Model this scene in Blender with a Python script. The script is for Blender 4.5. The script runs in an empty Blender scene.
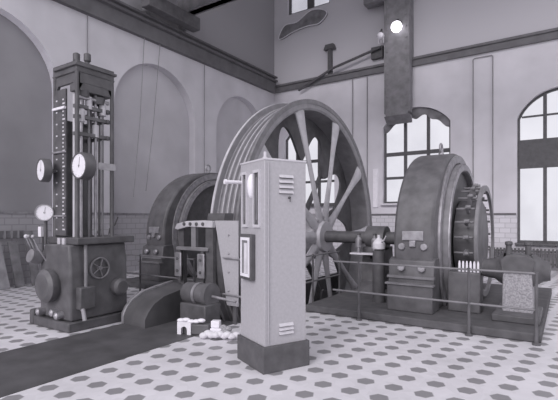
import bpy, bmesh, math, random
from mathutils import Vector, Matrix
random.seed(7)
PI = math.pi
C = bpy.context.scene.collection
V = Vector

# ------------------------------------------------------------------ materials
def tint(g):
    return (g*1.0, g*.972, g*1.035, 1)

MATS = {}
def mat(name, g, rough=.6, metal=0.0, var=.25, scale=6.0, spec=.4, bump=0.0, emit=None):
    m = bpy.data.materials.new(name); m.use_nodes = True
    nt = m.node_tree; b = nt.nodes['Principled BSDF']
    b.inputs['Roughness'].default_value = rough
    b.inputs['Metallic'].default_value = metal
    b.inputs['Specular IOR Level'].default_value = spec
    if emit:
        b.inputs['Base Color'].default_value = tint(g)
        b.inputs['Emission Color'].default_value = tint(1.0)
        b.inputs['Emission Strength'].default_value = emit
    else:
        tc = nt.nodes.new('ShaderNodeTexCoord'); n = nt.nodes.new('ShaderNodeTexNoise')
        n.inputs['Scale'].default_value = scale; n.inputs['Detail'].default_value = 4
        nt.links.new(tc.outputs['Object'], n.inputs['Vector'])
        r = nt.nodes.new('ShaderNodeMapRange')
        r.inputs['From Min'].default_value = .3; r.inputs['From Max'].default_value = .7
        nt.links.new(n.outputs['Fac'], r.inputs['Value'])
        mx = nt.nodes.new('ShaderNodeMix'); mx.data_type = 'RGBA'
        mx.inputs[6].default_value = tint(g*(1-var)); mx.inputs[7].default_value = tint(g*(1+var))
        nt.links.new(r.outputs['Result'], mx.inputs[0])
        nt.links.new(mx.outputs[2], b.inputs['Base Color'])
        if bump:
            bp = nt.nodes.new('ShaderNodeBump'); bp.inputs['Strength'].default_value = bump
            bp.inputs['Distance'].default_value = .01
            nt.links.new(n.outputs['Fac'], bp.inputs['Height']); nt.links.new(bp.outputs['Normal'], b.inputs['Normal'])
    MATS[name] = m
    return m

M_DARK  = mat('dark_machine_paint', 0.115, .45, 0, .25, 5)
M_BLACK = mat('black_iron', 0.1, .5, 0, .2, 8)
M_MID   = mat('grey_machine_paint', 0.2, .5, 0, .2, 5)
M_STEEL = mat('worn_steel', 0.36, .4, .5, .25, 9)
M_BRIGHT= mat('polished_steel', 0.75, .28, .7, .15, 12)
M_SPOKE = mat('grey_spoke_paint', 0.5, .5, 0, .15, 4)
M_RIM   = mat('grey_rim_paint', .27, .5, 0, .15, 5)
M_CAB   = mat('light_grey_enamel', 0.42, .42, 0, .06, 30)
M_CABTOP= mat('pale_enamel', 0.56, .45, 0, .05, 30)
M_WHITE = mat('white_paint', .80, .5, 0, .05, 9)
M_CREAM = mat('grey_white_paint', 0.66, .6, 0, .1, 9)
M_GLASSDARK = mat('dark_gauge_glass', 0.1, .15, 0, .1, 9)
M_PLATE = mat('dark_floor_plate', 0.085, .6, 0, .25, 3, bump=.3)
M_CONC  = mat('stone_plinth', .10, .8, 0, .2, 6)
M_CAST  = mat('cast_iron_grey', 0.34, .7, 0, .35, 40, bump=.4)
M_WOOD  = mat('weathered_board', 0.2, .7, 0, .3, 5)
M_WOODL = mat('pale_board', 0.34, .7, 0, .2, 5)
M_FRAME = mat('dark_window_frame', 0.1, .6, 0, .15, 9)
M_CLOTH = mat('dark_canvas', 0.2, .9, 0, .3, 4)
M_CEIL  = mat('ceiling_boards', 0.5, .8, 0, .15, 2)
M_TRIM  = mat('dark_cornice_paint', 0.15, .7, 0, .15, 3)
M_JAMBLIT  = mat('lit_arch_plaster', .92, .8, 0, .06, 3)  # reveal of the first arch: light falling on it put into the colour
M_PIPE  = mat('conduit_paint', 0.28, .6, 0, .1, 5)
M_LAMP  = mat('lamp_glow', .9, .4, emit=3.0)

def wall_mat(name, g, tile, upper):
    m = mat(name, g, .85, 0, .10, .9)
    nt = m.node_tree; b = nt.nodes['Principled BSDF']
    old = b.inputs['Base Color'].links[0].from_socket
    geo = nt.nodes.new('ShaderNodeNewGeometry'); sep = nt.nodes.new('ShaderNodeSeparateXYZ')
    nt.links.new(geo.outputs['Position'], sep.inputs[0])
    add = nt.nodes.new('ShaderNodeMath'); add.operation = 'ADD'
    nt.links.new(sep.outputs[0], add.inputs[0]); nt.links.new(sep.outputs[1], add.inputs[1])
    cmb = nt.nodes.new('ShaderNodeCombineXYZ')
    nt.links.new(add.outputs[0], cmb.inputs[0]); nt.links.new(sep.outputs[2], cmb.inputs[1])
    br = nt.nodes.new('ShaderNodeTexBrick'); br.offset = .5
    br.inputs['Color1'].default_value = tint(tile); br.inputs['Color2'].default_value = tint(tile*.9)
    br.inputs['Mortar'].default_value = tint(tile*.7); br.inputs['Scale'].default_value = 1
    br.inputs['Mortar Size'].default_value = .012; br.inputs['Brick Width'].default_value = .32; br.inputs['Row Height'].default_value = .16
    nt.links.new(cmb.outputs[0], br.inputs['Vector'])
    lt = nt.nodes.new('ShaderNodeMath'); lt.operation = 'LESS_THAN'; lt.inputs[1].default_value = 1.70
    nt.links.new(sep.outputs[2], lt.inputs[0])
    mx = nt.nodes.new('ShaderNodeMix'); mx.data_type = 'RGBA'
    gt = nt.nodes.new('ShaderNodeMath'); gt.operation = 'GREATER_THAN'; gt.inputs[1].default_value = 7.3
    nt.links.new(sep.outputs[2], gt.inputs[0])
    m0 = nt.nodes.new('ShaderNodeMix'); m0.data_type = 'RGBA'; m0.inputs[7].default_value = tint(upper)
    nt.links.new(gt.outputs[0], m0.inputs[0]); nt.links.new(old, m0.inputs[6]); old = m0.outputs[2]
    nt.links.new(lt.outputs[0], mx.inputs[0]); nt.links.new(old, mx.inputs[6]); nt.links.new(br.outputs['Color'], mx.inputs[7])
    nt.links.new(mx.outputs[2], b.inputs['Base Color'])
    mr = nt.nodes.new('ShaderNodeMapRange'); mr.inputs['To Min'].default_value = .85; mr.inputs['To Max'].default_value = .35
    nt.links.new(lt.outputs[0], mr.inputs['Value']); nt.links.new(mr.outputs['Result'], b.inputs['Roughness'])
    return m
M_WALLB = wall_mat('back_wall_plaster', .64, .62, .56)
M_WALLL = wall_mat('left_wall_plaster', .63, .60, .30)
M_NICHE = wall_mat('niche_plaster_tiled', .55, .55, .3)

M_NICHESHADE = wall_mat('shaded_niche_plaster_tiled', .30, .42, .3)  # first niche panel: shade at the near left end put into the colour

def floor_mat():
    m = bpy.data.materials.new('hexagon_tile_floor'); m.use_nodes = True
    nt = m.node_tree; b = nt.nodes['Principled BSDF']; L = nt.links.new
    def math_(op, a, c=None):
        n = nt.nodes.new('ShaderNodeMath'); n.operation = op
        for i, q in enumerate((a, c)):
            if q is None: continue
            if isinstance(q, (int, float)): n.inputs[i].default_value = q
            else: L(q, n.inputs[i])
        return n.outputs[0]
    geo = nt.nodes.new('ShaderNodeNewGeometry'); sep = nt.nodes.new('ShaderNodeSeparateXYZ')
    L(geo.outputs['Position'], sep.inputs[0]); x, y = sep.outputs[0], sep.outputs[1]
    xs = math_('ADD', math_('SUBTRACT', x, math_('MULTIPLY', math_('SUBTRACT', y, 3.09), .10)), 3.98)
    fx = math_('SUBTRACT', math_('FLOORED_MODULO', math_('ADD', xs, .14), .28), .14)
    fy = math_('SUBTRACT', math_('FLOORED_MODULO', math_('ADD', math_('SUBTRACT', y, 3.095), .1515), .303), .1515)
    ax = math_('ABSOLUTE', fx); ay = math_('ABSOLUTE', fy)
    d = math_('MAXIMUM', ay, math_('ADD', math_('MULTIPLY', ax, .866), math_('MULTIPLY', ay, .5)))
    hexm = math_('LESS_THAN', d, .076)
    grout = math_('MULTIPLY', math_('LESS_THAN', d, .082), math_('GREATER_THAN', d, .076))
    # the pale field of small tiles between the dark hexagons
    n = nt.nodes.new('ShaderNodeTexNoise'); n.inputs['Scale'].default_value = 1.4; n.inputs['Detail'].default_value = 5
    L(geo.outputs['Position'], n.inputs['Vector'])
    vor = nt.nodes.new('ShaderNodeTexVoronoi'); vor.inputs['Scale'].default_value = 11
    L(geo.outputs['Position'], vor.inputs['Vector'])
    sepc = nt.nodes.new('ShaderNodeSeparateColor'); L(vor.outputs['Color'], sepc.inputs[0])
    v = math_('ADD', math_('MULTIPLY', n.outputs['Fac'], .28), math_('ADD', .52, math_('MULTIPLY', sepc.outputs[0], .05)))
    hx = math_('ADD', .215, math_('MULTIPLY', n.outputs['Fac'], .10))
    mx = nt.nodes.new('ShaderNodeMix'); mx.data_type = 'FLOAT'
    L(hexm, mx.inputs[0]); L(v, mx.inputs[2]); L(hx, mx.inputs[3])
    val = math_('MULTIPLY', mx.outputs[0], math_('SUBTRACT', 1.0, math_('MULTIPLY', grout, .2)))
    cc = nt.nodes.new('ShaderNodeCombineColor')
    L(val, cc.inputs[0]); L(math_('MULTIPLY', val, .975), cc.inputs[1]); L(math_('MULTIPLY', val, 1.03), cc.inputs[2])
    L(cc.outputs[0], b.inputs['Base Color'])
    b.inputs['Roughness'].default_value = .42; b.inputs['Specular IOR Level'].default_value = .35
    return m
M_FLOOR = floor_mat()

def glass_mat():
    m = bpy.data.materials.new('window_glass'); m.use_nodes = True
    nt = m.node_tree; nt.nodes.clear()
    o = nt.nodes.new('ShaderNodeOutputMaterial'); t = nt.nodes.new('ShaderNodeBsdfTransparent'); g = nt.nodes.new('ShaderNodeBsdfGlossy')
    n = nt.nodes.new('ShaderNodeTexNoise'); n.inputs['Scale'].default_value = .9
    tc = nt.nodes.new('ShaderNodeTexCoord'); nt.links.new(tc.outputs['Object'], n.inputs['Vector'])
    r = nt.nodes.new('ShaderNodeMix'); r.data_type = 'RGBA'
    r.inputs[6].default_value = (.62, .62, .65, 1); r.inputs[7].default_value = (.84, .84, .86, 1)
    nt.links.new(n.outputs['Fac'], r.inputs[0]); nt.links.new(r.outputs[2], t.inputs['Color'])
    g.inputs['Roughness'].default_value = .08
    mx = nt.nodes.new('ShaderNodeMixShader'); mx.inputs[0].default_value = .06
    nt.links.new(t.outputs[0], mx.inputs[1]); nt.links.new(g.outputs[0], mx.inputs[2]); nt.links.new(mx.outputs[0], o.inputs[0])
    return m
M_GLASS = glass_mat()

# ------------------------------------------------------------------ mesh builder
def basis(ax):
    ax = V(ax).normalized()
    u = ax.cross(V((0, 0, 1)))
    if u.length < 1e-4: u = V((1, 0, 0))
    u.normalize(); return ax, u, ax.cross(u).normalized()

class MB:
    def __init__(s): s.b = bmesh.new(); s.mi = 0; s.smooth = set()
    def face(s, vs, sm=False):
        try: f = s.b.faces.new(vs)
        except ValueError: return None
        f.material_index = s.mi; f.smooth = sm; return f
    def box(s, x0, x1, y0, y1, z0, z1, M=None):
        P = [V((x, y, z)) for x in (x0, x1) for y in (y0, y1) for z in (z0, z1)]
        if M: P = [M @ p for p in P]
        v = [s.b.verts.new(p) for p in P]
        for q in ((0,1,3,2),(4,6,7,5),(0,4,5,1),(2,3,7,6),(0,2,6,4),(1,5,7,3)): s.face([v[i] for i in q])
        return s
    def bar(s, a, b, w, h, up=(0, 0, 1)):
        a, b = V(a), V(b); d = (b-a).normalized(); u = d.cross(V(up))
        if u.length < 1e-4: u = d.cross(V((0, 1, 0)))
        u.normalize(); n = u.cross(d)
        M = Matrix((( d.x,u.x,n.x,a.x),(d.y,u.y,n.y,a.y),(d.z,u.z,n.z,a.z),(0,0,0,1)))
        return s.box(0, (b-a).length, -w/2, w/2, -h/2, h/2, M)
    def prism(s, pts, a0, a1, axis='x'):
        """polygon pts (p,q) pushed along axis: x -> (a,p,q), y -> (p,a,q), z -> (p,q,a)"""
        f = {'x': lambda p, a: (a, p[0], p[1]), 'y': lambda p, a: (p[0], a, p[1]), 'z': lambda p, a: (p[0], p[1], a)}[axis]
        A = [s.b.verts.new(f(p, a0)) for p in pts]; B = [s.b.verts.new(f(p, a1)) for p in pts]
        n = len(pts); s.face(A[::-1]); s.face(B)
        for i in range(n): s.face([A[i], A[(i+1) % n], B[(i+1) % n], B[i]])
        return s
    def tube(s, pts, r, n=10, closed=False):
        pts = [V(p) for p in pts]; N = len(pts); rings = []
        rs = r if isinstance(r, (list, tuple)) else [r]*N
        pu = None
        for i, p in enumerate(pts):
            if closed: d = pts[(i+1) % N]-pts[i-1]
            else: d = pts[min(i+1, N-1)]-pts[max(i-1, 0)]
            d.normalize()
            if pu is None: _, u, w = basis(d)
            else:
                u = pu - d*pu.dot(d); u.normalize(); w = d.cross(u)
            pu = u
            rings.append([s.b.verts.new(p+(u*math.cos(2*PI*k/n)+w*math.sin(2*PI*k/n))*rs[i]) for k in range(n)])
        for i in range(N if closed else N-1):
            A, B = rings[i], rings[(i+1) % N]
            for k in range(n): s.face([A[k], A[(k+1) % n], B[(k+1) % n], B[k]], True)
        if not closed: s.face(rings[0][::-1]); s.face(rings[-1])
        return s
    def cyl(s, a, b, r, n=20): return s.tube([a, b], r, n)
    def lathe(s, prof, origin, axis, n=48, a0=0, a1=2*PI, closed_prof=False, sharp=True):
        """prof: (along, radius)"""
        ax, u, w = basis(axis); o = V(origin); full = abs(a1-a0-2*PI) < 1e-6
        m = n if full else n+1; rings = []
        for k in range(m):
            t = a0+(a1-a0)*k/n; d = u*math.cos(t)+w*math.sin(t)
            rings.append([s.b.verts.new(o+ax*p[0]+d*p[1]) for p in prof])
        P = len(prof)
        for k in range(n):
            A, B = rings[k], rings[(k+1) % m]
            for i in range(P if closed_prof else P-1):
                j = (i+1) % P; s.face([A[i], A[j], B[j], B[i]], False)
        if not full and closed_prof: s.face(rings[0][::-1]); s.face(rings[-1])
        return s
    def ball(s, c, r, n=14, sc=(1, 1, 1)):
        prof = [(-r*math.cos(PI*i/n), max(r*math.sin(PI*i/n), 1e-4)) for i in range(n+1)]
        k0 = len(s.b.verts); s.lathe(prof, (0, 0, 0), (0, 0, 1), n*2)
        s.b.verts.ensure_lookup_table()
        for v in s.b.verts[k0:]: v.co = V(c)+V((v.co.x*sc[0], v.co.y*sc[1], v.co.z*sc[2]))
        for f in s.b.faces:
            if all(v.index == -1 or True for v in f.verts) and len(f.verts) == 4: pass
        return s
    def build(s, name, m, parent=None, bevel=0, auto=True):
        bmesh.ops.remove_doubles(s.b, verts=s.b.verts[:], dist=1e-5)
        bmesh.ops.recalc_face_normals(s.b, faces=s.b.faces[:])
        me = bpy.data.meshes.new(name); s.b.to_mesh(me); s.b.free()
        for q in (m if isinstance(m, (list, tuple)) else [m]): me.materials.append(q)
        if auto:
            for p in me.polygons: p.use_smooth = True
            me.set_sharp_from_angle(angle=math.radians(32))
        o = bpy.data.objects.new(name, me); C.objects.link(o)
        if parent: o.parent = parent
        if bevel:
            bv = o.modifiers.new('bevel', 'BEVEL'); bv.width = bevel; bv.segments = 2; bv.limit_method = 'ANGLE'
            bv.angle_limit = math.radians(40); bv.harden_normals = False
        return o

def tag(o, label, cat, group=None, kind=None):
    o['label'] = label; o['category'] = cat
    if group: o['group'] = group
    if kind: o['kind'] = kind
    return o
def thing(name, label, cat, loc=(0, 0, 0), rz=0, group=None):
    o = bpy.data.objects.new(name, None); C.objects.link(o); o.empty_display_size = .2
    o.location = loc; o.rotation_euler = (0, 0, rz)
    return tag(o, label, cat, group)
def struct(o): o['kind'] = 'structure'; return o
def dup(root, loc, label, rz=None):
    r = root.copy(); C.objects.link(r); r.location = loc; r['label'] = label
    if rz is not None: r.rotation_euler = (0, 0, rz)
    for ch in list(root.children):
        c = ch.copy(); C.objects.link(c); c.parent = r
        for g in list(ch.children):
            d = g.copy(); C.objects.link(d); d.parent = c
    return r

# ------------------------------------------------------------------ room
XL, YB, XR, YF, ZC = -10.65, 15.6, 7.5, -3.5, 12.2
def arch_loop(c, r, z0, zs, rise=None, n=20):
    """opening outline: c centre, r half width, z0 bottom, zs springing"""
    rise = r if rise is None else rise
    pts = [(c-r, z0)]
    for i in range(n+1):
        t = PI-PI*i/n
        if rise < r:   # segmental
            R = (r*r+rise*rise)/(2*rise); a = math.asin(r/R); q = -a+2*a*i/n
            pts.append((c+R*math.sin(q), zs+R*math.cos(q)-(R-rise)))
        else: pts.append((c+r*math.cos(t), zs+r*math.sin(t)))
    pts.append((c+r, z0)); return pts
def wall_holes(outer, holes, f, depth_dir, depth, backs=(), mi_back=1, mi_rev=0):
    mb = MB(); b = mb.b; edges = []
    loops = []
    for lp in [outer]+holes:
        vs = [b.verts.new(f(p)) for p in lp]; loops.append(vs)
        for i in range(len(vs)): edges.append(b.edges.new((vs[i], vs[(i+1) % len(vs)])))
    bmesh.ops.triangle_fill(b, use_beauty=True, use_dissolve=False, edges=edges)
    dd = V(depth_dir)*depth
    for k, lp in enumerate(loops[1:]):
        B = [b.verts.new(v.co+dd) for v in lp]; n = len(lp)
        mb.mi = mi_rev
        for i in range(n): mb.face([lp[i], lp[(i+1) % n], B[(i+1) % n], B[i]])
        if k in backs: mb.mi = mi_back; mb.face(B)
    return mb

# floor with the wheel pit left open
PX0, PX1, PY0, PY1 = -5.62, -4.02, 5.15, 11.95
mb = MB()
for (a, c_, d, e) in ((XL-.3, XR, YF, PY0), (XL-.3, XR, PY1, YB+.3), (XL-.3, PX0, PY0, PY1), (PX1, XR, PY0, PY1)):
    mb.face([mb.b.verts.new(p) for p in ((a, d, 0), (c_, d, 0), (c_, e, 0), (a, e, 0))])
mb.mi = 1
q = [(PX0, PY0), (PX1, PY0), (PX1, PY1), (PX0, PY1)]
for i in range(4):
    a, c_ = q[i], q[(i+1) % 4]
    mb.face([mb.b.verts.new(p) for p in ((*a, 0), (*c_, 0), (*c_, -2.4), (*a, -2.4))])
mb.face([mb.b.verts.new((*p, -2.4)) for p in q])
struct(mb.build('floor', [M_FLOOR, M_CONC], auto=False))

# back wall with three arched windows and a high window
W1 = dict(c=-4.55, r=1.20, z0=2.14, zs=4.95, rise=.62)
W0 = dict(c=-8.95, r=1.20, z0=2.14, zs=4.95, rise=.62)
W2 = dict(c=-.12, r=1.22, z0=.82, zs=4.75, rise=.85)
H0 = [(-9.95, 10.25), (-7.95, 10.25), (-7.95, 11.9), (-9.95, 11.9)]
holes = [arch_loop(**w) for w in (W0, W1, W2)]+[H0]
mb = wall_holes([(XL, 0), (XR, 0), (XR, ZC), (XL, ZC)], holes, lambda p: (p[0], YB, p[1]), (0, 1, 0), .34)
struct(mb.build('wall_back', [M_WALLB], auto=False))
# left wall with three blind arches
nich = [arch_loop(4.37, 1.6, 0.0, 4.77), arch_loop(9.17, 1.6, 0.0, 4.77), arch_loop(13.35, 1.5, 0.0, 4.85)]
def leftwall():
    # outline runs along the floor and round the niche mouths as one outline (niches reach the floor)
    n = [[(p[0], max(p[1], 0.0)) for p in l] for l in nich]
    out = [(YF, 0)]
    for l in n: out += l
    out += [(YB, 0), (YB, ZC), (YF, ZC)]
    mb = MB(); b = mb.b
    vs = [b.verts.new((XL, p[0], p[1])) for p in out]
    ed = [b.edges.new((vs[i], vs[(i+1) % len(vs)])) for i in range(len(vs))]
    bmesh.ops.triangle_fill(b, use_beauty=True, use_dissolve=False, edges=ed)
    for k, l in enumerate(n):
        A = [b.verts.new((XL, p[0], p[1])) for p in l]; B = [b.verts.new((XL-.28, p[0], p[1])) for p in l]
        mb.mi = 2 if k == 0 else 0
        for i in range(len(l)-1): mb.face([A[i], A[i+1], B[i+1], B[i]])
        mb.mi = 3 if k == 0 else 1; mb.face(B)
    return mb
struct(leftwall().build('wall_left', [M_WALLL, M_NICHE, M_JAMBLIT, M_NICHESHADE], auto=False))
mb = MB(); mb.box(XL-.3, XR, 7.0, YB+.4, ZC, ZC+.2); struct(mb.build('ceiling', M_CEIL))
mb = MB(); mb.box(XR, XR+.3, YF, 3.2, 0, ZC); struct(mb.build('shade_wall_right', [M_WALLB], auto=False))  # partial wall out of view, added to keep light off the first niche
mb = MB(); mb.box(XL-.3, -8.6, YF-.3, YF, 0, ZC); struct(mb.build('shade_wall_front', [M_WALLB], auto=False))  # short wall behind the camera, added to shade the left side
# cornices and dado caps
mb = MB(); mb.box(XL, XR, YB-.10, YB, 7.02, 7.28); mb.box(XL, XR, YB-.16, YB, 7.24, 7.32); struct(mb.build('trim_1', M_TRIM))
mb = MB(); mb.box(XL, XL+.16, YF, YB-.10, 7.0, 7.42); mb.box(XL, XL+.3, YF, YB-.16, 7.42, 7.50); struct(mb.build('trim_2', M_TRIM))
mb = MB()
for a, c_ in ((XL, W2['c']-1.24), (W2['c']+1.24, XR)): mb.box(a, c_, YB-.035, YB, 1.70, 1.76)
struct(mb.build('trim_3', M_TRIM, bevel=.008))
mb = MB()
for a, c_ in ((YF, 2.77), (5.97, 7.57), (10.77, 11.85), (14.85, YB)): mb.box(XL, XL+.03, a, c_, 1.70, 1.75)
for l in ((2.77, 5.97), (7.57, 10.77), (11.85, 14.85)): mb.box(XL-.28, XL-.25, l[0], l[1], 1.70, 1.75)
struct(mb.build('trim_4', M_STEEL))

def window(name, w, rows, cols, band=None, valance=False):
    lp = arch_loop(**w); y0, y1 = YB+.16, YB+.24
    inner = arch_loop(w['c'], w['r']-.07, w['z0']+.07, w['zs'], max(w['rise']-.07, .1) if w['rise'] < w['r'] else None)
    mb = MB(); n = len(lp)
    for a in (0,):
        A = [mb.b.verts.new((p[0], y0, p[1])) for p in lp]; B = [mb.b.verts.new((p[0], y0, p[1])) for p in inner]
        A2 = [mb.b.verts.new((p[0], y1, p[1])) for p in lp]; B2 = [mb.b.verts.new((p[0], y1, p[1])) for p in inner]
        for i in range(n):
            j = (i+1) % n
            mb.face([A[i], A[j], B[j], B[i]]); mb.face([A2[i], B2[i], B2[j], A2[j]]); mb.face([B[i], B[j], B2[j], B2[i]])
    R = (w['r']**2+w['rise']**2)/(2*w['rise'])
    def ztop(x): return w['zs']+math.sqrt(max(R*R-(x-w['c'])**2, 0))-(R-w['rise'])-.02
    root = mb.build(name, M_FRAME); struct(root)
    m2 = MB()
    for cx in cols: m2.box(w['c']+cx-.05, w['c']+cx+.05, y0-.02, y1, w['z0']+.05, ztop(w['c']+cx))
    for z, h in rows: m2.box(w['c']-w['r']+.05, w['c']+w['r']-.05, y0-.03, y1, z-h/2, z+h/2)
    m2.build('glazing_bar', M_FRAME, root)
    g = MB(); g.face([g.b.verts.new((p[0], (y0+y1)/2, p[1])) for p in inner]); g.build('pane', M_GLASS, root, auto=False)
    # sill board
    s_ = MB(); s_.box(w['c']-w['r']-.05, w['c']+w['r']+.05, YB-.14, YB+.16, w['z0']-.07, w['z0']); s_.build('window_sill', M_CREAM if w is W1 else M_FRAME, root, bevel=.01)
    if valance:
        m3 = MB(); k = 40; top = []; bot = []
        for i in range(k+1):
            x = w['c']-w['r']+.04+(2*w['r']-.08)*i/k
            top.append((x, ztop(x))); ph = i/k*3
            bot.append((x, max(ztop(x)-.24-.10*abs(math.sin(PI*ph))-.05*math.sin(9*i/k*PI), w['zs']-.3)))
        m3.prism(top+bot[::-1], y0-.07, y0-.045, 'y'); m3.build('valance', M_CLOTH, root)
    return root
window('window_1', W0, [(3.96, .12), (3.1, .09)], [-.42, .42])
window('window_2', W1, [(3.96, .13), (3.08, .09)], [-.40, .42], valance=True)
w3 = window('window_3', W2, [(3.62, .9)], [-.47, .47], None)
mb = MB()
for cx in (-.02,): mb.box(W2['c']+cx-.02, W2['c']+cx+.02, YB+.15, YB+.23, 4.05, 5.3)
mb.box(W2['c']-1.1, W2['c']+1.1, YB+.15, YB+.23, 4.78, 4.83); mb.build('glazing_bar', M_FRAME, w3)
mb = MB(); mb.box(-9.95, -7.95, YB+.1, YB+.18, 10.25, 10.33); mb.box(-9.95, -9.87, YB+.1, YB+.18, 10.33, 11.9); mb.box(-8.03, -7.95, YB+.1, YB+.18, 10.33, 11.9); mb.box(-9.05, -8.75, YB+.1, YB+.18, 10.33, 11.9)
w4 = struct(mb.build('window_4', M_FRAME))
g = MB(); g.box(-9.9, -8, YB+.13, YB+.14, 10.3, 11.88); g.build('pane', M_GLASS, w4, auto=False)

# ------------------------------------------------------------------ conduits, cables, small wall things
def pipe(x, z0, z1, label, y=YB-.03, r=.022):
    tag(MB().cyl((x, y, z0), (x, y, z1), r, 8).build('conduit_pipe', M_PIPE), label, 'pipe', 'conduits on the back wall')
tag(MB().tube([(-2.62, YB-.03, 1.78), (-2.62, YB-.03, 6.86), (-2.58, YB-.03, 6.9), (-2.07, YB-.03, 6.9), (-2.03, YB-.03, 6.86), (-2.03, YB-.03, 1.78)], .018, 8).build('conduit_loop', M_PIPE), 'tall narrow conduit loop on the back wall between middle and right-hand windows', 'pipe')
pipe(-6.35, 1.78, 6.98, 'thin vertical conduit on the back wall left of the dark column')
pipe(-6.95, 1.78, 6.98, 'thin vertical conduit on the back wall, just right of the big wheel rim')
def wire(pts, label, r=.012):
    tag(MB().tube(pts, r, 6).build('hanging_cable', M_PIPE), label, 'cable', 'thin cables along the left wall')
wire([(-10.55, 8.55, 7.0), (-10.5, 8.35, 4.5), (-10.42, 8.05, 2.2)], 'thin slack cable hanging across the middle blind arch, left one of two')
wire([(-10.55, 9.15, 7.0), (-10.5, 8.85, 4.5), (-10.42, 8.5, 2.4)], 'thin slack cable hanging across the middle blind arch, right one of two')
wire([(-10.62, 11.2, 7.0), (-10.62, 11.2, 1.76)], 'thin straight cable down the left wall between middle and far blind arch')
wire([(-10.62, 6.75, 7.0), (-10.62, 6.75, 1.76)], 'thin straight cable down the left wall behind the tall depth indicator')

# white board and gauge tube on the back wall
mb = MB(); mb.box(-6.12, -5.93, YB-.05, YB, 2.0, 3.45); t = tag(mb.build('wall_board', M_WHITE, bevel=.01), 'narrow pale upright board on the back wall between big wheel and middle window', 'board')
# dark column, rod, lamps
t = thing('crane_column', 'broad dark riveted steel column high on the back wall above the middle window', 'column', (-5.06, YB, 5.25))
mb = MB(); mb.box(-.40, .40, -.5, -.32, 0, ZC-5.25); mb.box(-.46, -.40, -.5, -.17, .1, ZC-5.25); mb.box(.40, .46, -.5, -.17, .1, ZC-5.25); mb.build('shaft', M_MID, t, bevel=.01)
mb = MB(); mb.prism([(-.5, .0), (-.17, -.0), (-.17, -.25)], -.46, .46, 'x'); mb.build('corbel', M_MID, t)
mb = MB()
for z in (4.2,): mb.box(-1.2, .62, -.62, -.17, z, z+.5)
mb.build('bracket_beam', M_MID, t, bevel=.01)
mb = MB()
for k in range(16):
    for sx in (-.34, .34): mb.ball((sx, -.505, .3+k*.4), .025, 5)
mb.build('rivet', M_MID, t)
mb = MB(); mb.box(-.46, .46, -.17, 0, 2.08, ZC-5.25); mb.build('back_plate', M_MID, t)
def lamp(loc, r, label, broken=False):
    t = thing('wall_lamp', label, 'lamp', loc, 0, 'lamps at the top of the dark column')
    mb = MB(); mb.ball((0, 0, 0), r, 12)
    mb.build('lamp_bulb', M_LAMP if not broken else M_WHITE, t)
    mb = MB(); mb.lathe([(0, r*.5), (.06, r*.6), (.12, r*.35), (.2, .03)], (0, r*.6, r*.75), (0, .35, 1), 20); mb.build('lamp_holder', M_BLACK, t)
    if broken:
        mb = MB()
        for a in (-.5, .2, .9): mb.prism([(-.05, 0), (.05, 0), (.02, -.28), (-.02, -.28)], .0+a*.12, .03+a*.12, 'x')
        mb.build('reflector', M_BRIGHT, t)
lamp((-4.98, YB-.74, 8.28), .19, 'round glowing globe lamp on the front of the dark column')
lamp((-5.62, YB-.6, 8.17), .12, 'smaller broken-looking bright lamp left of the dark column', True)
tag(MB().box(-6.15, -5.7, YB-.16, YB, 7.55, 8.0).build('switch_box', M_BLACK, bevel=.02), 'dark square box on the back wall left of the dark column', 'box')
tag(MB().tube([(-5.75, YB-.24, 7.9), (-7.7, YB-.24, 7.5), (-9.3, YB-.18, 6.9)], .05, 8).build('stay_rod', M_BLACK), 'thin dark diagonal stay rod running down from the column to the cornice', 'rod')
t = thing('wall_bracket', 'small dark T-shaped bracket standing on the back wall cornice', 'bracket', (-7.9, YB-.08, 7.32))
MB().box(-.08, .08, -.06, .08, 0, 1.0).build('stem', M_BLACK, t); mb = MB(); mb.prism([(-.25, 1.0), (.25, 1.0), (.17, 1.2), (-.17, 1.2)], -.1, .08, 'y'); mb.build('head', M_BLACK, t)
# dark sagging canvas with pale cord under the high window
t = thing('canvas_roll', 'dark sagging canvas with a wavy pale cord hanging under the high window', 'canvas', (-9.0, YB, 9.4))
loop = [(-1.35, .02), (-1.05, .42), (-.45, .42), (.2, .72), (.75, .62), (.95, .40), (.6, .1), (.05, .12), (-.6, .05), (-1.25, -.12)]
def smooth(pts, n=6, closed=True):
    out = []; N = len(pts)
    for i in range(N):
        p0, p1, p2, p3 = [V((*pts[(i+k) % N], 0)) for k in (-1, 0, 1, 2)]
        for k in range(n):
            s = k/n
            out.append(.5*((2*p1)+(p2-p0)*s+(2*p0-5*p1+4*p2-p3)*s*s+(3*p1-p0-3*p2+p3)*s**3))
    return [(p.x, p.y) for p in out]
lp = smooth(loop)
MB().tube([(p[0], -.09, p[1]) for p in lp], .022, 6, True).build('edge_cord', M_CREAM, t)
MB().prism(lp, -.08, 0, 'y').build('canvas', M_CLOTH, t)
# crane bridge and its rail on the left wall
tag(MB().box(XL+.16, XL+.44, YF, YB-.4, 7.50, 7.56).box(XL+.26, XL+.34, YF, YB-.4, 7.56, 7.62).build('crane_rail', M_BLACK), 'long dark crane rail running along the left wall ledge', 'rail')
t = thing('crane_bridge', 'dark overhead travelling crane girder crossing from the left wall ledge', 'crane', (XL, 9.2, 7.62))
mb = MB(); mb.box(.47, .80, -1.05, 1.0, .02, .42); mb.build('end_carriage', M_DARK, t, bevel=.02)
for yy in (-.7, .7): MB().cyl((.24, yy, .15), (.47, yy, .15), .15, 24).build('wheel', M_STEEL, t)
mb = MB()
for yy in (-.6, .6): mb.box(.3, 16, yy-.12, yy+.12, .42, 1.35); mb.box(.3, 16, yy-.18, yy+.18, .42, .47)
mb.build('girder', M_MID, t, bevel=.01)

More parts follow.
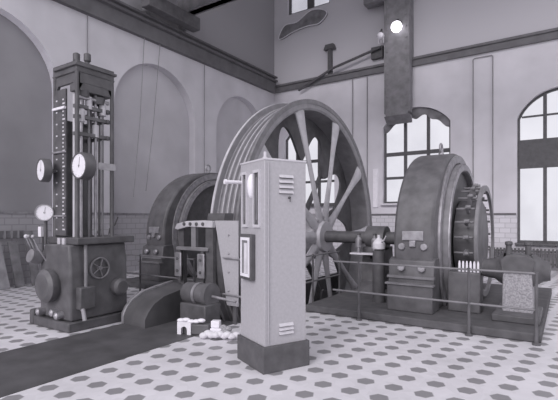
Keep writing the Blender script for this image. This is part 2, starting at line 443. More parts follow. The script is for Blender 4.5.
# ------------------------------------------------------------------ gauge cabinet
t = thing('gauge_cabinet', 'tall light grey sheet-metal gauge cabinet on a black base in the foreground', 'cabinet', (-2.595, 3.62, 0), math.radians(64.7))
A_, B_ = .516, .556
MB().box(0, A_, 0, B_, .27, 2.205).build('body', M_CAB, t, bevel=.006)
MB().box(-.03, A_+.03, -.03, B_+.03, 0, .272).build('plinth', M_BLACK, t, bevel=.006)
MB().box(-.006, A_+.006, -.006, B_+.006, 2.2, 2.222).build('top', M_CABTOP, t, bevel=.004)
MB().lathe([(0, .03), (.03, .03), (.04, .018), (.09, .016), (.10, .001)], (.12, .2, 2.222), (0, 0, 1), 16).build('knob', M_CABTOP, t)
for (a, b_) in ((.37, .49), (.08, .225)):
    mb = MB(); w_ = .02
    mb.box(-.022, 0, a, a+w_, 1.5, 2.11).box(-.022, 0, b_-w_, b_, 1.5, 2.11).box(-.022, 0, a+w_, b_-w_, 1.5, 1.53).box(-.022, 0, a+w_, b_-w_, 2.08, 2.11)
    f = mb.build('gauge_slot', M_CABTOP, t)
    MB().box(-.008, .0, a+w_, b_-w_, 1.53, 2.08).build('slot_glass', M_BLACK, f)
    MB().box(-.014, -.008, (a+b_)/2-.012, (a+b_)/2+.012, 1.58, 2.03).build('scale_strip', M_MID, f)
MB().ball((0, .285, 1.945), 1, 14, (.05, .052, .135)).build('dial', M_WHITE, t)
bx = MB().box(-.055, 0, .195, .46, .93, 1.425).build('recorder_box', M_BLACK, t, bevel=.006)
mb = MB(); a, b_ = .21, .452
a += .018; b_ -= .018
for q in ((a, a+.032, .965, 1.39), (b_-.032, b_, .965, 1.39), (a+.032, b_-.032, .965, .997), (a+.032, b_-.032, 1.358, 1.39)): mb.box(-.064, -.055, *q)
mb.build('recorder_frame', M_WHITE, bx)
MB().box(-.059, -.055, a+.032, b_-.032, .997, 1.358).build('recorder_glass', M_MID, bx)
MB().box(-.062, -.059, .28, .35, 1.0, 1.33).build('chart_paper', M_CREAM, bx)
MB().lathe([(0, .02), (.2, .02), (.2, .028), (.225, .028), (.225, .001)], (0, .50, 2.0), (-1, 0, 0), 16).build('pipe_stub', M_WHITE, t)
for z0 in (1.835, .35):
    n_ = 4 if z0 > 1 else 3
    for k in range(n_):
        z = z0+.03+k*(.055 if n_ == 4 else .042)
        mb = MB(); mb.prism([(0, z), (-.02, z-.006), (-.02, z-.0), (0, z+.026)], .175, .35, 'x'); mb.build('vent_louvre', M_CABTOP, t)
        MB().box(.18, .345, -.0015, 0, z-.014, z-.001).build('vent_slot', M_BLACK, t)
mb = MB(); mb.lathe([(0, .014), (.018, .014), (.018, .001)], (.30, 0, 1.815), (0, -1, 0), 12); mb.box(.296, .304, -.024, -.017, 1.77, 1.815); mb.build('key', M_BLACK, t)
MB().cyl((0.04, -.012, .30), (0.04, -.012, 2.18), .006, 8).build('door_hinge', M_CAB, t)

# ------------------------------------------------------------------ winding wheel
YC, ZX, R = 8.8, 1.18, 3.06
XN, W = -4.70, .62
t = thing('winding_wheel', 'huge spoked rope wheel with grooved rim rising out of the floor pit', 'wheel', (XN, YC, ZX))
prof = [(0, 2.88), (0, R), (-.045, R), (-.055, 2.955)]
for k in range(4):
    x = -.075-k*.125
    prof += [(x, 2.955), (x-.012, 2.915), (x-.05, 2.885), (x-.086, 2.915), (x-.098, 2.955)]
prof += [(-W+.055, 2.955), (-W+.045, R), (-W, R), (-W, 2.86), (-W+.03, 2.84), (-.03, 2.84)]
mb = MB(); mb.lathe(prof, (0, 0, 0), (1, 0, 0), 128, closed_prof=True); mb.build('rim', M_RIM, t)
for x in (0, -W):
    mb = MB(); d = .012 if x == 0 else -.012
    mb.lathe([(x+d, 2.97), (x+d, R+.008), (x-3*d, R+.008), (x-3*d, R-.0), (x, R), (x, 2.97)], (0, 0, 0), (1, 0, 0), 128, closed_prof=True); mb.build('rim_flange', M_SPOKE if x else M_MID, t)
for k in range(3):
    x = -.075-.111-k*.125
    MB().lathe([(x+.008, 2.95), (x+.008, 2.975), (x-.010, 2.975), (x-.010, 2.95)], (0, 0, 0), (1, 0, 0), 128, closed_prof=True).build('rope_ridge', M_SPOKE, t)
# rim web with bays between the spokes
NS = 10
mb = MB()
n = 200
for x0, x1 in ((-W+.04, -W+.10),):
    A = []; B = []
    for i in range(n):
        a = 2*PI*i/n; s_ = abs(math.cos((a-math.radians(18))*NS/2))
        ri = 2.56-.78*s_**2.2
        A.append((math.cos(a)*2.855, math.sin(a)*2.855)); B.append((math.cos(a)*ri, math.sin(a)*ri))
    va = [[mb.b.verts.new((x, *p)) for p in L_] for x in (x0, x1) for L_ in (A, B)]
    for i in range(n):
        j = (i+1) % n
        mb.face([va[0][i], va[0][j], va[1][j], va[1][i]]); mb.face([va[2][i], va[3][i], va[3][j], va[2][j]]); mb.face([va[1][i], va[1][j], va[3][j], va[3][i]])
mb.build('rim_web', M_DARK, t)
for side, m_ in ((0, M_SPOKE), (1, M_DARK)):
    for k in range(NS):
        a = math.radians(36*k) + (math.radians(18) if side else 0)
        x = -.05 if side == 0 else -W+.05
        ca, sa = math.cos(a), math.sin(a)
        def P(r, o, xx): return (xx, ca*r-sa*o, sa*r+ca*o)
        mb = MB(); N = 10; ringsA = []
        for i in range(N+1):
            r = .36+(2.85-.36)*i/N; s_ = i/N
            w2 = .15-.08*math.sin(PI*min(s_*1.05, 1)) + (.02*(s_-.8)/.2 if s_ > .8 else 0) + (.02*((s_-.9)/.1) if s_ > .9 else 0)
            cx_ = x+(.09*(1-s_) if side == 0 else -.09*(1-s_))
            ringsA.append([mb.b.verts.new(P(r, o*w2, cx_+h)) for o, h in ((-1, -.03), (1, -.03), (1, .0), (.3, .035), (-.3, .035), (-1, 0))])
        for i in range(N):
            for q in range(6): mb.face([ringsA[i][q], ringsA[i][(q+1) % 6], ringsA[i+1][(q+1) % 6], ringsA[i+1][q]])
        mb.face(ringsA[0][::-1]); mb.face(ringsA[-1])
        mb.build('spoke', m_, t)
mb = MB(); mb.lathe([(-W-.1, .001), (-W-.1, .36), (-W-.02, .42), (-W+.05, .52), (-.05, .52), (.03, .5), (.06, .36), (.14, .34), (.14, .001)], (0, 0, 0), (1, 0, 0), 48); hub = mb.build('hub', M_SPOKE, t)
for k in range(10):
    mb = MB(); a = math.radians(36*k+18); mb.cyl((.03, .43*math.cos(a), .43*math.sin(a)), (.065, .43*math.cos(a), .43*math.sin(a)), .035, 6); mb.build('hub_bolt', M_STEEL, hub)
MB().cyl((-2.6, 0, 0), (2.2, 0, 0), .13, 32).build('shaft', M_BLACK, t)

# ------------------------------------------------------------------ stone plinths
MB_ = MB().box(-3.75, -.28, 6.42, 10.8, 0, .12); tag(MB_.build('machine_plinth', M_CONC, bevel=.02), 'low grey stone plinth under the right-hand motor', 'plinth')
MB_ = MB().box(-9.0, -6.3, 6.42, 10.8, 0, .12); tag(MB_.build('machine_plinth', M_CONC, bevel=.02), 'low grey stone plinth under the left-hand motor behind the wheel', 'plinth')

# ------------------------------------------------------------------ motors
def make_motor(label, loc, right):
    """origin: middle of the stator on the plinth; local zc is shaft height"""
    t = thing('electric_motor', label, 'motor', loc, 0)
    zc, r, h, ry = ZX-.12, 1.64, .32, 1.86
    def arc(rr, a0, a1, n=48): return [(rr*math.cos(a0+(a1-a0)*i/n), zc+rr*math.sin(a0+(a1-a0)*i/n)) for i in range(n+1)]
    def sq(c): return math.copysign(abs(c)**.97, c)
    a0 = math.radians(-8)
    pts = [(1.9, 0)]+[(ry*sq(math.cos(q)), zc+r*sq(math.sin(q))) for q in [a0+(PI-2*a0)*i/56 for i in range(57)]]+[(-1.9, 0)]
    mb = MB(); mb.prism(pts, -h, h, 'x'); mb.build('stator_housing', M_DARK, t, bevel=.05)
    # stepped end rings on the wheel-free side
    lim = lambda rr: math.asin(max(min(-zc/rr, 1), -1))+.02
    def ring(x0, x1, r0, r1, m_, name):
        a = math.asin(-(zc-.01)/r1)
        mb = MB(); mb.lathe([(x0, r0), (x1, r0), (x1, r1), (x0, r1)], (0, 0, zc), (1, 0, 0), 64, -a-PI/2-PI+PI/2, a+PI/2-PI/2, True) if False else None
        mb = MB(); n = 64; A = []
        for i in range(n+1):
            q = a+(PI-2*a)*i/n
            A.append([mb.b.verts.new((x, rr*math.cos(q), zc+rr*math.sin(q))) for x, rr in ((x0, r0), (x1, r0), (x1, r1), (x0, r1))])
        for i in range(n):
            for k in range(4): mb.face([A[i][k], A[i][(k+1) % 4], A[i+1][(k+1) % 4], A[i+1][k]])
        mb.face(A[0][::-1]); mb.face(A[-1]); return mb.build(name, m_, t)
    ring(h, h+.035, 1.46, 1.60, M_STEEL, 'end_ring')
    ring(h+.0, h+.12, 1.30, 1.44, M_MID, 'end_ring')
    ring(h+.12, h+.14, 1.32, 1.42, M_STEEL, 'end_ring')
    mb = MB(); mb.lathe([(h, 1.40), (h+.03, 1.40), (h+.03, .45), (h, .45)], (0, 0, zc), (1, 0, 0), 48) if False else mb.prism(arc(1.30, math.asin(-1/1.3), PI-math.asin(-1/1.3)), h, h+.03, 'x'); mb.build('end_shield', M_BLACK, t)
    # lifting eye
    mb = MB(); mb.cyl((0, 0, zc+r-.02), (0, 0, zc+r+.07), .05, 12); mb.tube([(0, .085*math.cos(2*PI*i/20), zc+r+.14+.085*math.sin(2*PI*i/20)) for i in range(20)], .022, 8, True); mb.build('lifting_eye', M_STEEL, t)
    # front foot casing (towards the camera, -y)
    mb = MB(); mb.prism([(-1.55, .0), (-2.0, .0), (-2.0, .42), (-1.93, .44), (-1.93, .52), (-1.92, .56), (-1.89, .80), (-1.80, .84), (-1.55, .84)], -h-.06, h+.02, 'x'); ft = mb.build('foot_casing', M_DARK, t, bevel=.015)
    mb = MB(); mb.box(-h-.08, h+.04, -2.03, -1.9, .42, .45).box(-h-.07, h+.03, -1.96, -1.85, .52, .56); mb.build('ledge', M_MID, ft)
    for sx in (-.16, .16):
        kx = sx
        MB().lathe([(0, .03), (.05, .03), (.05, .055), (.09, .055), (.10, .04), (.10, .001)], (kx, -1.89, .68), (0, -1, .1), 20).build('knob', M_STEEL, ft)
        MB().lathe([(0, .055), (.04, .055), (.05, .045), (.05, .001)], (sx*1.1, -1.85, 1.02), (0, -1, 0), 20).build('terminal', M_STEEL, t)
    y_ = -math.sqrt(r*r-(1.3-zc)**2)
    MB().box(-.17, .17, -1.89, -1.80, 1.12, 1.27).build('name_plate', M_STEEL, t, bevel=.01)
    MB().box(-.05, .05, -1.91, -1.80, 1.02, 1.12).build('latch', M_STEEL, t, bevel=.01)
    return t
mr = make_motor('large dark round motor with brush gear beside the middle window, right of the wheel', (-2.06, YC, .12), True)
ml = make_motor('large dark round motor half hidden behind the big wheel on its left', (-8.2, YC, .12), False)
# brush gear on the right motor
zc = ZX-.12
bg = MB().lathe([(.42, .92), (.47, .92), (.47, 1.02), (.42, 1.02)], (.34, 0, zc), (1, 0, 0), 64, closed_prof=True)
bg = bg.build('brush_ring', M_MID, mr)
for z in bg.data.vertices:
    if z.co.z < .02: z.co.z = .02
for k in range(14):
    mb = MB(); a = math.radians(-10+k*200/13)
    p = lambda r_, x: (x, r_*math.cos(a), zc+r_*math.sin(a))
    mb.bar(p(.86, .62), p(1.04, .62), .06, .05, (1, 0, 0)); mb.cyl(p(.98, .44), p(.98, .74), .02, 8); mb.cyl(p(1.03, .62), p(1.03, .68), .035, 8); mb.build('brush_holder', M_MID, mr)

MB().lathe([(.42, .001), (.38, .74), (.72, .74), (.74, .70), (.74, .001)], (0, 0, zc), (1, 0, 0), 48).build('commutator', M_DARK, mr)
for k in range(6): MB().tube([(.62+k*.055, -1.45, .60), (.62+k*.055, -1.45, .76), (.62+k*.055, -1.45, .80)], [.018, .018, .01], 8).build('terminal_stud', M_WHITE, mr)
MB().box(.46, .94, -1.55, -1.25, .0, .63).build('terminal_box', M_DARK, mr, bevel=.02)

# ------------------------------------------------------------------ outboard bearing at the right end
t = thing('outboard_bearing', 'outboard bearing pedestal with flared dark collars at the right end of the machine', 'bearing', (-.62, 7.45, .12))
z_ = .70
mb = MB(); mb.prism([(-.22, 0), (.22, 0), (.20, .1), (.19, z_), (-.19, z_), (-.20, .1)], -.22, .26, 'y'); mb.build('pedestal', M_CAST, t, bevel=.02)
MB().box(-.30, .30, -.55, .45, 0, .10).build('foot', M_BLACK, t, bevel=.015)
MB().prism([(-.21, z_-.02), (-.23, z_+.16), (-.12, z_+.24), (.12, z_+.24), (.23, z_+.16), (.21, z_-.02)], -.25, .29, 'y').build('bearing_cap', M_BLACK, t, bevel=.02)
for sx in (-.13, .13): MB().lathe([(0, .045), (.14, .04), (.16, .055), (.2, .05), (.21, .001)], (sx, .0, z_+.22), (0, 0, 1), 16).build('oil_cup', M_BLACK, t)
MB().box(-.2, .2, -.262, -.25, z_-.02, z_+.0).build('edge_strip', M_BRIGHT, t)
MB().lathe([(0, .10), (-.10, .16), (-.30, .05), (-.30, .03)], (-.20, .0, z_+.0), (1, 0, 0), 32).build('collar', M_BLACK, t) if False else None
for s_ in (-1, 1): MB().lathe([(0, .25), (.05, .22), (.13, .16), (.22 if s_ > 0 else .3, .135), (.22 if s_ > 0 else .3, .001)], (s_*.19, .02, z_+.0), (s_, 0, 0), 32).build('collar', M_BLACK, t)
MB().cyl((-.42, .02, z_), (.40, .02, z_), .12, 24).build('stub_shaft', M_STEEL, t)

# ------------------------------------------------------------------ shaft bearing with oilers between wheel and motor
t = thing('shaft_bearing', 'wheel shaft bearing pedestal topped with pale oil bottles behind the rails', 'bearing', (-3.35, YC, .12))
zc = ZX-.12
mb = MB(); mb.prism([(-.75, 0), (.75, 0), (.6, .12), (.42, .2), (.36, zc-.18), (-.36, zc-.18), (-.42, .2), (-.6, .12)], -.2, .2, 'x'); mb.build('pedestal', M_DARK, t, bevel=.02)
mb = MB()
for s_ in (1,): mb.lathe([(-.2, .14), (-.2, .25), (.2, .25), (.2, .14)], (0, 0, zc), (1, 0, 0), 40, closed_prof=True)
mb.build('bearing_shell', M_DARK, t)
for xx in (-.17, .17):
    o = MB().lathe([(0, .04), (.10, .04), (.11, .065), (.27, .065), (.31, .03), (.36, .03), (.36, .001)], (xx, -.62, .78), (0, 0, 1), 18).build('oil_bottle', M_STEEL, t)
    MB().lathe([(0, .04), (.03, .04), (.04, .001)], (xx, -.62, 1.14), (0, 0, 1), 14).build('bottle_cap', M_BLACK, o)
MB().box(-.32, .30, -.72, -.50, .75, .78).build('drip_tray', M_CREAM, t); MB().box(-.05, .05, -.56, -.30, .66, .75).build('tray_arm', M_BLACK, t)
t = thing('oil_can', 'rounded pale oil can standing beside the right-hand motor', 'can', (-2.78, 7.35, .12))
MB().lathe([(0, .11), (.9, .11), (.92, .05), (.92, .001)], (0, 0, 0), (0, 0, 1), 20).build('stand', M_BLACK, t)
MB().lathe([(.92, .08), (.94, .11), (1.03, .11), (1.09, .07), (1.13, .03), (1.18, .025), (1.18, .001)], (0, 0, 0), (0, 0, 1), 24).build('can_body', M_CREAM, t)
MB().tube([(.05, -.04, 1.05), (.14, -.12, 1.10), (.18, -.15, 1.17)], [.02, .012, .008], 8).build('spout', M_CREAM, t)

# ------------------------------------------------------------------ guard rails
def railing(pts_posts, z1, z2, label, ext0=None, ext1=None):
    t = thing('guard_rail', label, 'railing', (pts_posts[0][0], pts_posts[0][1], 0), 0, 'tubular guard rails')
    o = V((*pts_posts[0], 0)); P = [V((*p, 0))-o for p in pts_posts]
    for p in P:
        MB().lathe([(0, .05), (.02, .05), (.03, .022), (z1, .018), (z1+.02, .024), (z1+.03, .001)], p, (0, 0, 1), 14).build('post', M_DARK, t)
    ends = [P[0]-(V((ext0, 0, 0)) if ext0 else V()), P[-1]+(V((ext1, 0, 0)) if ext1 else V())]
    line = [ends[0]]+P+[ends[1]]
    line = [p for i, p in enumerate(line) if i == 0 or (p-line[i-1]).length > 1e-4]
    for z in (z1, z2): MB().tube([p+V((0, 0, z)) for p in line], .015, 10).build('rail', M_MID, t)
    return t
railing([(-2.72, 6.33), (-1.12, 6.33), (-.33, 6.33)], .90, .44, 'two-bar guard rail in front of the right-hand motor', .45)
railing([(-3.86, 5.35), (-3.86, 6.9), (-3.86, 8.0)], .92, .45, 'two-bar guard rail alongside the big wheel, behind the grey cabinet')
railing([(-8.6, 6.05), (-7.6, 6.05), (-6.0, 6.05)], .80, .40, 'two-bar guard rail in front of the left-hand motor')

# ------------------------------------------------------------------ depth indicator
t = thing('depth_indicator', 'tall dark depth indicator tower with white-marked scales and round dials', 'indicator', (-6.135, 3.84, 0))
mb = MB(); mb.box(-.54, .40, -.48, .62, 0, .14); mb.build('base_plate', M_BLACK, t, bevel=.02)
mb = MB(); mb.prism([(-.47, .14), (.36, .14), (.34, .95), (.30, 1.22), (-.34, 1.22), (-.44, 1.0), (-.46, .9)], -.42, .52, 'y'); mb.build('pedestal', M_DARK, t, bevel=.03)
MB().box(-.36, .42, -.36, .60, 1.22, 1.32).build('deck', M_BLACK, t, bevel=.015)
for sx in (-.285, .285):
    for sy in (-.285, .285): MB().lathe([(1.30, .045), (1.34, .032), (3.68, .028), (3.71, .04)], (sx, sy, 0), (0, 0, 1), 12).build('corner_post', M_BLACK, t)
mb = MB(); mb.box(-.31, .31, -.31, .31, 3.70, 3.86); mb.box(-.26, .34, -.34, .34, 3.78, 3.82); mb.build('head_frame', M_BLACK, t, bevel=.01)
mb = MB(); mb.prism([(-.30, 3.72), (-.30, 3.36), (-.2, 3.56), (.2, 3.56), (.30, 3.36), (.30, 3.72)], -.29, -.25, 'y'); mb.prism([(-.30, 3.72), (-.30, 3.36), (-.2, 3.56), (.2, 3.56), (.30, 3.36), (.30, 3.72)], .27, .30, 'x'); mb.build('head_bracket', M_BLACK, t)
# scale plate on the -y face with white figures as tick marks
mb = MB(); mb.box(-.285, .02, -.30, -.275, 1.34, 3.5); mb.mi = 1
for k in range(34):
    z = 1.42+k*.058; big = k % 4 == 0
    mb.box(-.06, -.03 if not big else -.0, -.304, -.2995, z, z+.022)
    if k % 3 == 0: mb.box(-.235, -.20, -.304, -.2995, z, z+.02)
mb.build('scale_plate', [M_BLACK, M_CREAM], t)
MB().box(-.29, .03, -.335, -.30, 3.20, 3.235).build('pointer_bar', M_WHITE, t)
MB().box(-.29, .03, -.33, -.30, 1.62, 1.64).build('pointer_bar', M_STEEL, t)
MB().box(-.29, .03, -.33, -.30, 2.56, 2.585).build('pointer_bar', M_STEEL, t)
# screw spindles and tubes on the +x side
for yy, m_, r_ in ((-.18, M_STEEL, .022), (-.06, M_MID, .018), (.05, M_STEEL, .02), (.17, M_MID, .018)):
    MB().cyl((.22, yy, 1.32), (.22, yy, 3.71), r_, 12).build('spindle', m_, t)
MB().box(-.30, -.28, -.25, .25, 1.32, 3.1).build('back_panel', M_DARK, t)
MB().lathe([(0, .22), (.05, .24), (.12, .24), (.16, .18), (.16, .001)], (-.12, -.42, .62), (0, -1, 0), 28).build('gear_cover', M_DARK, t)
MB().lathe([(0, .13), (.10, .13), (.14, .09), (.14, .001)], (.34, .34, .55), (1, 0, 0), 24).build('gear_cover', M_DARK, t)
MB().box(.33, .46, -.34, -.10, .30, .62).build('valve_box', M_BLACK, t, bevel=.02)
MB().tube([(.40, -.22, .62), (.40, -.22, 1.05), (.36, -.2, 1.22)], .025, 10).build('pipe', M_MID, t)
for xx, yy in ((.12, .18), (.02, -.1), (-.12, .05)): MB().cyl((xx, yy, 1.32), (xx, yy, 3.71), .02, 10).build('spindle', M_DARK, t)
MB().cyl((.12, -.22, 1.32), (.12, -.22, 3.71), .028, 12).build('spindle', M_SPOKE, t)
MB().cyl((-.02, .1, 1.32), (-.02, .1, 3.71), .028, 12).build('spindle', M_MID, t)
for yy, z in ((-.18, 3.1), (.05, 2.9), (.17, 3.25), (-.06, 3.3)):
    MB().lathe([(-.1, .03), (-.09, .05), (.09, .05), (.1, .03)], (.22, yy, z), (0, 0, 1), 12).build('travelling_nut', M_SPOKE, t)
for yy, z in ((-.15, 3.42), (.1, 3.36)):
    MB().lathe([(-.05, .03), (-.05, .09), (.05, .11), (.05, .03)], (.2, yy, z), (0, 0, 1), 18).build('bevel_gear', M_BLACK, t)
MB().box(.1, .3, -.285, .285, 3.44, 3.56).build('gear_beam', M_BLACK, t, bevel=.01)
MB().lathe([(-.25, .03), (.25, .03)], (.24, 0, 3.36), (0, 1, 0), 12).build('cross_shaft', M_STEEL, t)
mb = MB()
for z in (3.2, 3.05, 2.8): mb.box(-.285, .285, .20, .24, z, z+.05); mb.box(.18, .26, -.285, .285, z, z+.05)
mb.build('cross_tie', M_DARK, t)
for yy, xx in ((-.12, .0), (-.02, .12)): MB().lathe([(3.84, .03), (3.94, .03), (3.96, .05), (4.06, .05), (4.08, .02)], (xx, yy, 0), (0, 0, 1), 12).build('top_gland', M_BLACK, t)
def dial(loc, r, depth, rz, nm='dial', rim=M_BLACK):
    M = Matrix.Translation(loc) @ Matrix.Rotation(rz, 4, 'Z')
    mb = MB(); mb.lathe([(0, r*.8), (.02, r*1.12), (depth, r*1.12), (depth+.02, r*1.08), (depth+.02, r*.97), (depth+.005, r*.96)], (0, 0, 0), (0, -1, 0), 40); c = mb.build('dial_case', rim, t); c.matrix_local = M
    mb = MB(); mb.lathe([(depth, r), (depth+.012, r), (depth+.012, .001)], (0, 0, 0), (0, -1, 0), 40); f = mb.build(nm, M_WHITE, c)
    y = -depth-.0125
    mb = MB()
    for k in range(12):
        a = 2*PI*k/12; ca, sa = math.cos(a), math.sin(a)
        mb.bar((ca*r*.80, y, sa*r*.80), (ca*r*.92, y, sa*r*.90), .004, .003, (0, 1, 0))
    mb.build('dial_marks', M_STEEL, f)
    mb = MB(); mb.bar((0, y-.003, -.15*r), (.12*r, y-.003, .72*r), .006, .003, (0, 1, 0)); mb.lathe([(0, .014), (.006, .014), (.006, .001)], (0, y, 0), (0, -1, 0), 10); mb.build('dial_hand', M_STEEL, f)
dial((-.25, -.39, 2.30), .155, .11, math.radians(-8))
dial((.62, -.30, 2.31), .165, .15, 0)
dial((-.37, -.40, 1.68), .115, .03, math.radians(55), rim=M_STEEL)
MB().bar((-.25, -.39, 2.30), (-.25, -.27, 2.30), .05, .05).build('dial_arm', M_DARK, t)
mb = MB(); mb.bar((.28, -.285, 2.31), (.60, -.295, 2.31), .05, .05); mb.build('dial_arm', M_DARK, t)
MB().bar((.36, .0, 2.37), (.36, .29, 2.37), .03, .10).build('dial_arm', M_STEEL, t)
MB().bar((.28, .27, 2.37), (.36, .27, 2.37), .03, .03).build('dial_arm', M_DARK, t)
MB().cyl((-.37, -.385, 1.20), (-.37, -.385, 1.60), .025, 12).build('dial_stand', M_DARK, t)
MB().box(-.50, -.42, -.43, -.37, 1.32, 1.47).build('white_card', M_WHITE, t); MB().cyl((-.46, -.38, .9), (-.46, -.38, 1.33), .015, 8).build('card_stem', M_DARK, t)
# control gear on the pedestal
for k, yy in enumerate((.02,)):
    c_ = (.38, yy, .86); rr = .15
    mb = MB(); mb.tube([(c_[0], c_[1]+.3*k+rr*math.cos(2*PI*i/32), c_[2]+rr*math.sin(2*PI*i/32)) for i in range(32)], .014, 8, True)
    mb.cyl((.32, c_[1]+.3*k, c_[2]), (.40, c_[1]+.3*k, c_[2]), .03, 12)
    for q in range(5):
        a = 2*PI*q/5; mb.cyl((.38, c_[1]+.3*k, c_[2]), (.38, c_[1]+.3*k+rr*math.cos(a), c_[2]+rr*math.sin(a)), .008, 6)
    mb.build('handwheel', M_MID, t)
for k, xx in enumerate((-.50, -.42, -.30)):
    mb = MB(); mb.tube([(xx, -.40, .95), (xx-.02, -.52, 1.15), (xx-.03, -.58, 1.30)], .013, 8); l = mb.build('lever', M_STEEL, t)
    MB().ball((xx-.03, -.59, 1.33), .03, 8).build('lever_grip', M_STEEL if k else M_CREAM, l)
MB().lathe([(0, .10), (.16, .10), (.18, .06), (.18, .001)], (-.45, -.42, 1.0), (0, -1, .3), 20).build('horn_cover', M_MID, t)
for xx in (-.02, .10): MB().box(xx-.035, xx+.035, -.385, -.36, 1.20, 1.31).build('index_plate', M_SPOKE, t)
for xx, z in ((-.35, .17), (.02, .2), (.14, .17)): MB().lathe([(0, .05), (.10, .05), (.12, .02), (.12, .001)], (xx, -.42, z+.05), (0, -1, 0), 14).build('foot_pedal', M_STEEL, t)
MB().tube([(.36, -.3, .35), (.46, -.3, .30), (.50, -.3, .16)], .03, 10).build('drain_pipe', M_STEEL, t)
MB().box(-.66, -.54, -.48, -.3, 0, .22).build('side_foot', M_BLACK, t, bevel=.02)

# control desk behind the indicator
t = thing('control_desk', 'dark low control desk standing behind the depth indicator', 'desk', (-7.5, 4.98, 0))
mb = MB(); mb.prism([(-.25, 0), (.22, 0), (.22, 1.18), (.05, 1.22), (-.25, 1.02)], -.46, .46, 'x'); mb.build('cabinet', M_DARK, t, bevel=.02)
MB().box(-.48, .48, .0, .24, 1.2, 1.26).build('top_rail', M_BLACK, t, bevel=.01)
mb = MB(); mb.tube([(.15, .12, 1.22), (.2, .12, 1.4), (.36, .12, 1.47), (.45, .12, 1.62)], .012, 8); mb.tube([(.36, .12, 1.47), (.30, .12, 1.55)], .012, 6); mb.build('gooseneck', M_BLACK, t)
for xx in (-.3, 0, .3):
    l = MB().tube([(xx, -.14, 1.07), (xx, -.19, 1.32)], .013, 8).build('lever', M_STEEL, t); MB().ball((xx, -.19, 1.34), .032, 8).build('lever_grip', M_BLACK, l)

# ------------------------------------------------------------------ floor plates, rope hood
tag(MB().box(-5.60, -4.20, YF, 5.13, .0, .006).build('floor_plate', M_PLATE), 'long dark strip of floor plates leading to the wheel pit', 'plates')
t = thing('rope_hood', 'low dark curved hood over the rope trench before the wheel', 'hood', (-5.62, 4.12, .006))
pr = [(0, 0), (.0, .12), (.06, .22), (.16, .32), (.35, .41), (.65, .46), (.99, .50), (.99, 0)]
mb = MB(); mb.prism(pr, .06, .55, 'x'); mb.build('cover', M_PLATE, t)
mb = MB(); mb.prism([(p[0], p[1]+(.035 if p[1] > 0 else 0)) for p in pr], 0, .06, 'x'); mb.build('side_cheek', M_STEEL, t, bevel=.008)

# ------------------------------------------------------------------ brake engine in front of the wheel
t = thing('brake_engine', 'dark brake engine with cylinder, hangers and curved beam before the wheel', 'brake', (-4.75, 5.0, .006))
mb = MB(); mb.lathe([(-.02, .001), (-.02, .14), (.0, .155), (.40, .155), (.42, .175), (.50, .175), (.50, .001)], (-.10, -.25, .46), (1, 0, 0), 32); mb.build('brake_cylinder', M_DARK, t)
MB().lathe([(0, .158), (.05, .158), (.05, .165), (0, .165)], (.12, -.25, .46), (1, 0, 0), 32, closed_prof=True).build('band', M_STEEL, t)
MB().cyl((.40, -.25, .44), (.85, -.25, .41), .02, 10).build('piston_rod', M_STEEL, t)
mb = MB(); mb.box(-.10, .42, -.42, -.08, .0, .33); mb.build('cylinder_foot', M_BLACK, t, bevel=.02)
# brake shoe: curved dark block hugging the rim
mb = MB(); P_ = []
for i in range(13):
    a = math.radians(168+24*i/12); P_.append((8.5-5.0+3.08*math.cos(a), 1.03+3.08*math.sin(a)))
Q_ = [(p[0]-.22, p[1]) for p in P_]
mb.prism(P_+Q_[::-1], -.16, .20, 'x'); mb.build('brake_shoe', M_BLACK, t)
beam = [(-.75, 1.42), (-.70, 1.50), (-.45, 1.545), (-.1, 1.555), (.10, 1.545), (.10, 1.44), (-.45, 1.45), (-.68, 1.40)]
MB().prism(beam, .08, .16, 'y').build('curved_beam', M_SPOKE, t, bevel=.008)
mb = MB()
for k in range(4): mb.lathe([(0, .03), (.012, .03), (.012, .001)], (-.52+k*.14, .08, 1.495), (0, -1, 0), 12)
mb.build('beam_hole', M_BLACK, t)
MB().box(-.38, -.28, .10, .16, 1.1, 1.45).build('stalk', M_MID, t)
MB().box(-.72, .0, .08, .16, 1.06, 1.12).build('crossbar', M_MID, t, bevel=.01)
for xx in (-.66, -.14):
    h_ = MB().box(xx-.075, xx+.075, .06, .10, .62, 1.02).build('hanger_plate', M_STEEL, t, bevel=.015)
    mb = MB()
    for z in (.72, .92): mb.lathe([(0, .025), (.015, .025), (.015, .001)], (xx, .06, z), (0, -1, 0), 12)
    mb.build('hanger_bolt', M_BLACK, h_); MB().box(xx-.03, xx+.03, .10, .14, .55, 1.10).build('hanger_rod', M_BLACK, t)
MB().box(-.74, -.62, .16, .24, .45, 1.42).build('upright', M_BLACK, t); MB().box(-.08, .08, .12, .2, .10, 1.46).build('upright', M_BLACK, t)
# pale sheet guard at the wheel rim
t = thing('rim_guard', 'pale riveted sheet guard leaning at the wheel rim left of the cabinet', 'guard', (-4.20, 5.02, 0))
mb = MB(); mb.prism([(-.34, 1.56), (.12, 1.56), (.12, .28), (-.10, .28), (-.14, .55), (-.22, 1.0)], .0, .02, 'y'); mb.build('sheet', M_CAB, t)
mb = MB(); mb.box(-.0, .06, .02, .06, 0, 1.5); mb.build('strut', M_DARK, t)
mb = MB()
for k in range(4): mb.ball((-.06, -.005, .5+k*.28), .016, 6)
mb.build('rivet', M_STEEL, t)
for z in (1.0, .45): MB().cyl((-.15, -.03, z), (.75, -.03, z-.03), .014, 8).build('tie_rod', M_STEEL, t)

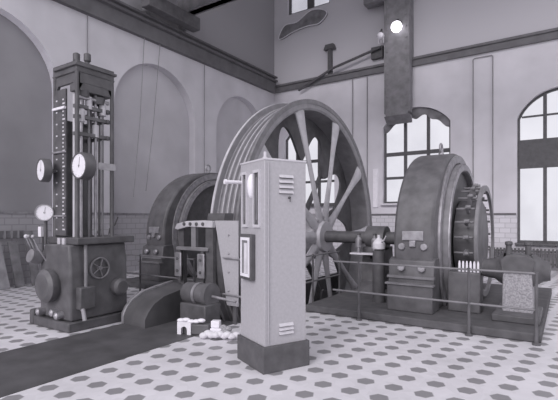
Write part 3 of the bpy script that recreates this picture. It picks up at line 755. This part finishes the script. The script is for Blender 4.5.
# white blocks on the floor in front of the brake
t = thing('white_block', 'small white block with a dark arched opening on the floor before the wheel', 'block', (-4.38, 4.24, .006), math.radians(20))
outl = [(-.10, 0), (-.10, .17), (.10, .17), (.10, 0), (.045, 0)]+[(.045*math.cos(PI*i/8), .065+.045*math.sin(PI*i/8)) for i in range(9)]+[(-.045, 0)]
MB().prism(outl, -.04, .02, 'y').build('front', M_WHITE, t)
MB().box(-.10, .10, .02, .06, 0, .17).build('inside', M_BLACK, t); MB().box(.10, .36, -.03, .08, 0, .15).build('dark_body', M_DARK, t, bevel=.02)
mb = MB()
for i in range(5): mb.ball((-.06+i*.075, .0, .185+.012*math.sin(i*2)), .045, 8, (1.3, 1, .6))
mb.build('rag', M_WHITE, t)
t = thing('white_block', 'crumpled white rag over a low block on the floor beside the grey cabinet', 'block', (-3.90, 4.36, 0), math.radians(25))
MB().box(-.09, .07, -.05, .09, 0, .13).build('step', M_WHITE, t, bevel=.01); MB().box(-.09, .03, -.01, .09, .13, .22).build('step', M_WHITE, t, bevel=.01)
mb = MB()
for i in range(9): mb.ball((-.16+i*.055, -.09+.02*math.sin(i*1.7), .045+.03*abs(math.sin(i*1.3))), .05, 8, (1.2, 1, .85))
mb.build('rag', M_CREAM, t)
mb = MB()
for i in range(6): mb.ball((.12+.04*math.sin(i*2.1), -.02+.03*math.cos(i*1.4), .04+i*.02), .045, 8, (1.1, 1, .8))
mb.build('dark_rag', M_CAST, t)

# ------------------------------------------------------------------ radiator under the right window
t = thing('radiator', 'dark ribbed radiator along the back wall under the right-hand window', 'radiator', (-2.1, YB-.22, 0))
for k in range(40): MB().box(k*.1, k*.1+.055, -.06, .06, .12, .66).build('rib', M_BLACK, t, bevel=.01)
MB().cyl((-.05, 0, .2), (4.0, 0, .2), .03, 8).build('pipe', M_BLACK, t); MB().cyl((-.05, 0, .58), (4.0, 0, .58), .03, 8).build('pipe', M_BLACK, t)
for k in (0, 1.95, 3.9): MB().box(k, k+.055, -.05, .05, 0, .14).build('foot', M_BLACK, t)

# ------------------------------------------------------------------ rack and boards in the near blind arch
t = thing('peg_rack', 'dark rack rail with a row of pale pegs in the near blind arch', 'rack', (XL-.28, 3.35, 0))
MB().box(.0, .05, 0, 1.9, 1.12, 1.30).build('rack_rail', M_WOOD, t)
for k in range(12): MB().box(.05, .11, .1+k*.15, .13+k*.15, 1.12, 1.30).build('peg', M_WOODL, t)
for k, (yy, lean, hh, m_) in enumerate(((3.6, .16, 1.05, M_WOOD), (3.95, .2, 1.0, M_WOODL), (4.25, .18, 1.06, M_WOOD), (4.6, .22, 1.02, M_WOODL), (4.95, .16, 1.04, M_WOOD), (5.3, .2, 1.28, M_WOOD))):
    mb = MB(); mb.bar((XL-.10+lean+.06, yy+.06, .0), (XL-.10, yy-.02, hh), .20, .03, (1, 0, 0))
    lab = ['first dark plank from the left leaning under the peg rack', 'pale plank leaning under the peg rack, the left one of two', 'dark plank leaning between the two pale planks under the peg rack', 'pale plank leaning under the peg rack, the right one of two', 'dark plank leaning right of the pale planks under the peg rack', 'tallest dark plank leaning at the right end of the peg rack'][k]
    o = mb.build('leaning_plank', m_); tag(o, lab, 'plank', 'planks in the near blind arch')
    zmin = min(v.co.z for v in o.data.vertices); o.location.z -= zmin

# ------------------------------------------------------------------ light
w = bpy.data.worlds.new('World'); bpy.context.scene.world = w; w.use_nodes = True
bg = w.node_tree.nodes['Background']; bg.inputs[0].default_value = (.96, .95, 1.0, 1); bg.inputs[1].default_value = 1.0
def sun(rot, e, ang):
    l = bpy.data.lights.new('sun', 'SUN'); l.energy = e; l.angle = math.radians(ang); l.color = (1, .96, 1)
    o = bpy.data.objects.new('sun', l); C.objects.link(o)
    d = V(rot).normalized(); o.rotation_euler = d.to_track_quat('-Z', 'Y').to_euler(); return o
sun((-.04, .9, -.52), 1.35, 26)

# ------------------------------------------------------------------ camera
cd = bpy.data.cameras.new('camera'); cam = bpy.data.objects.new('camera', cd); C.objects.link(cam)
cd.sensor_width = 36; cd.lens = 36*433/558; cd.shift_y = 18/558; cd.clip_end = 200
cam.location = (0, 0, 1.6)
cam.rotation_euler = V((-.555, .832, 0)).to_track_quat('-Z', 'Y').to_euler()
sc = bpy.context.scene; sc.camera = cam
vs = sc.view_settings; vs.view_transform = 'Standard'; vs.look = 'None'; vs.gamma = 1; vs.use_curve_mapping = False; vs.exposure = .22
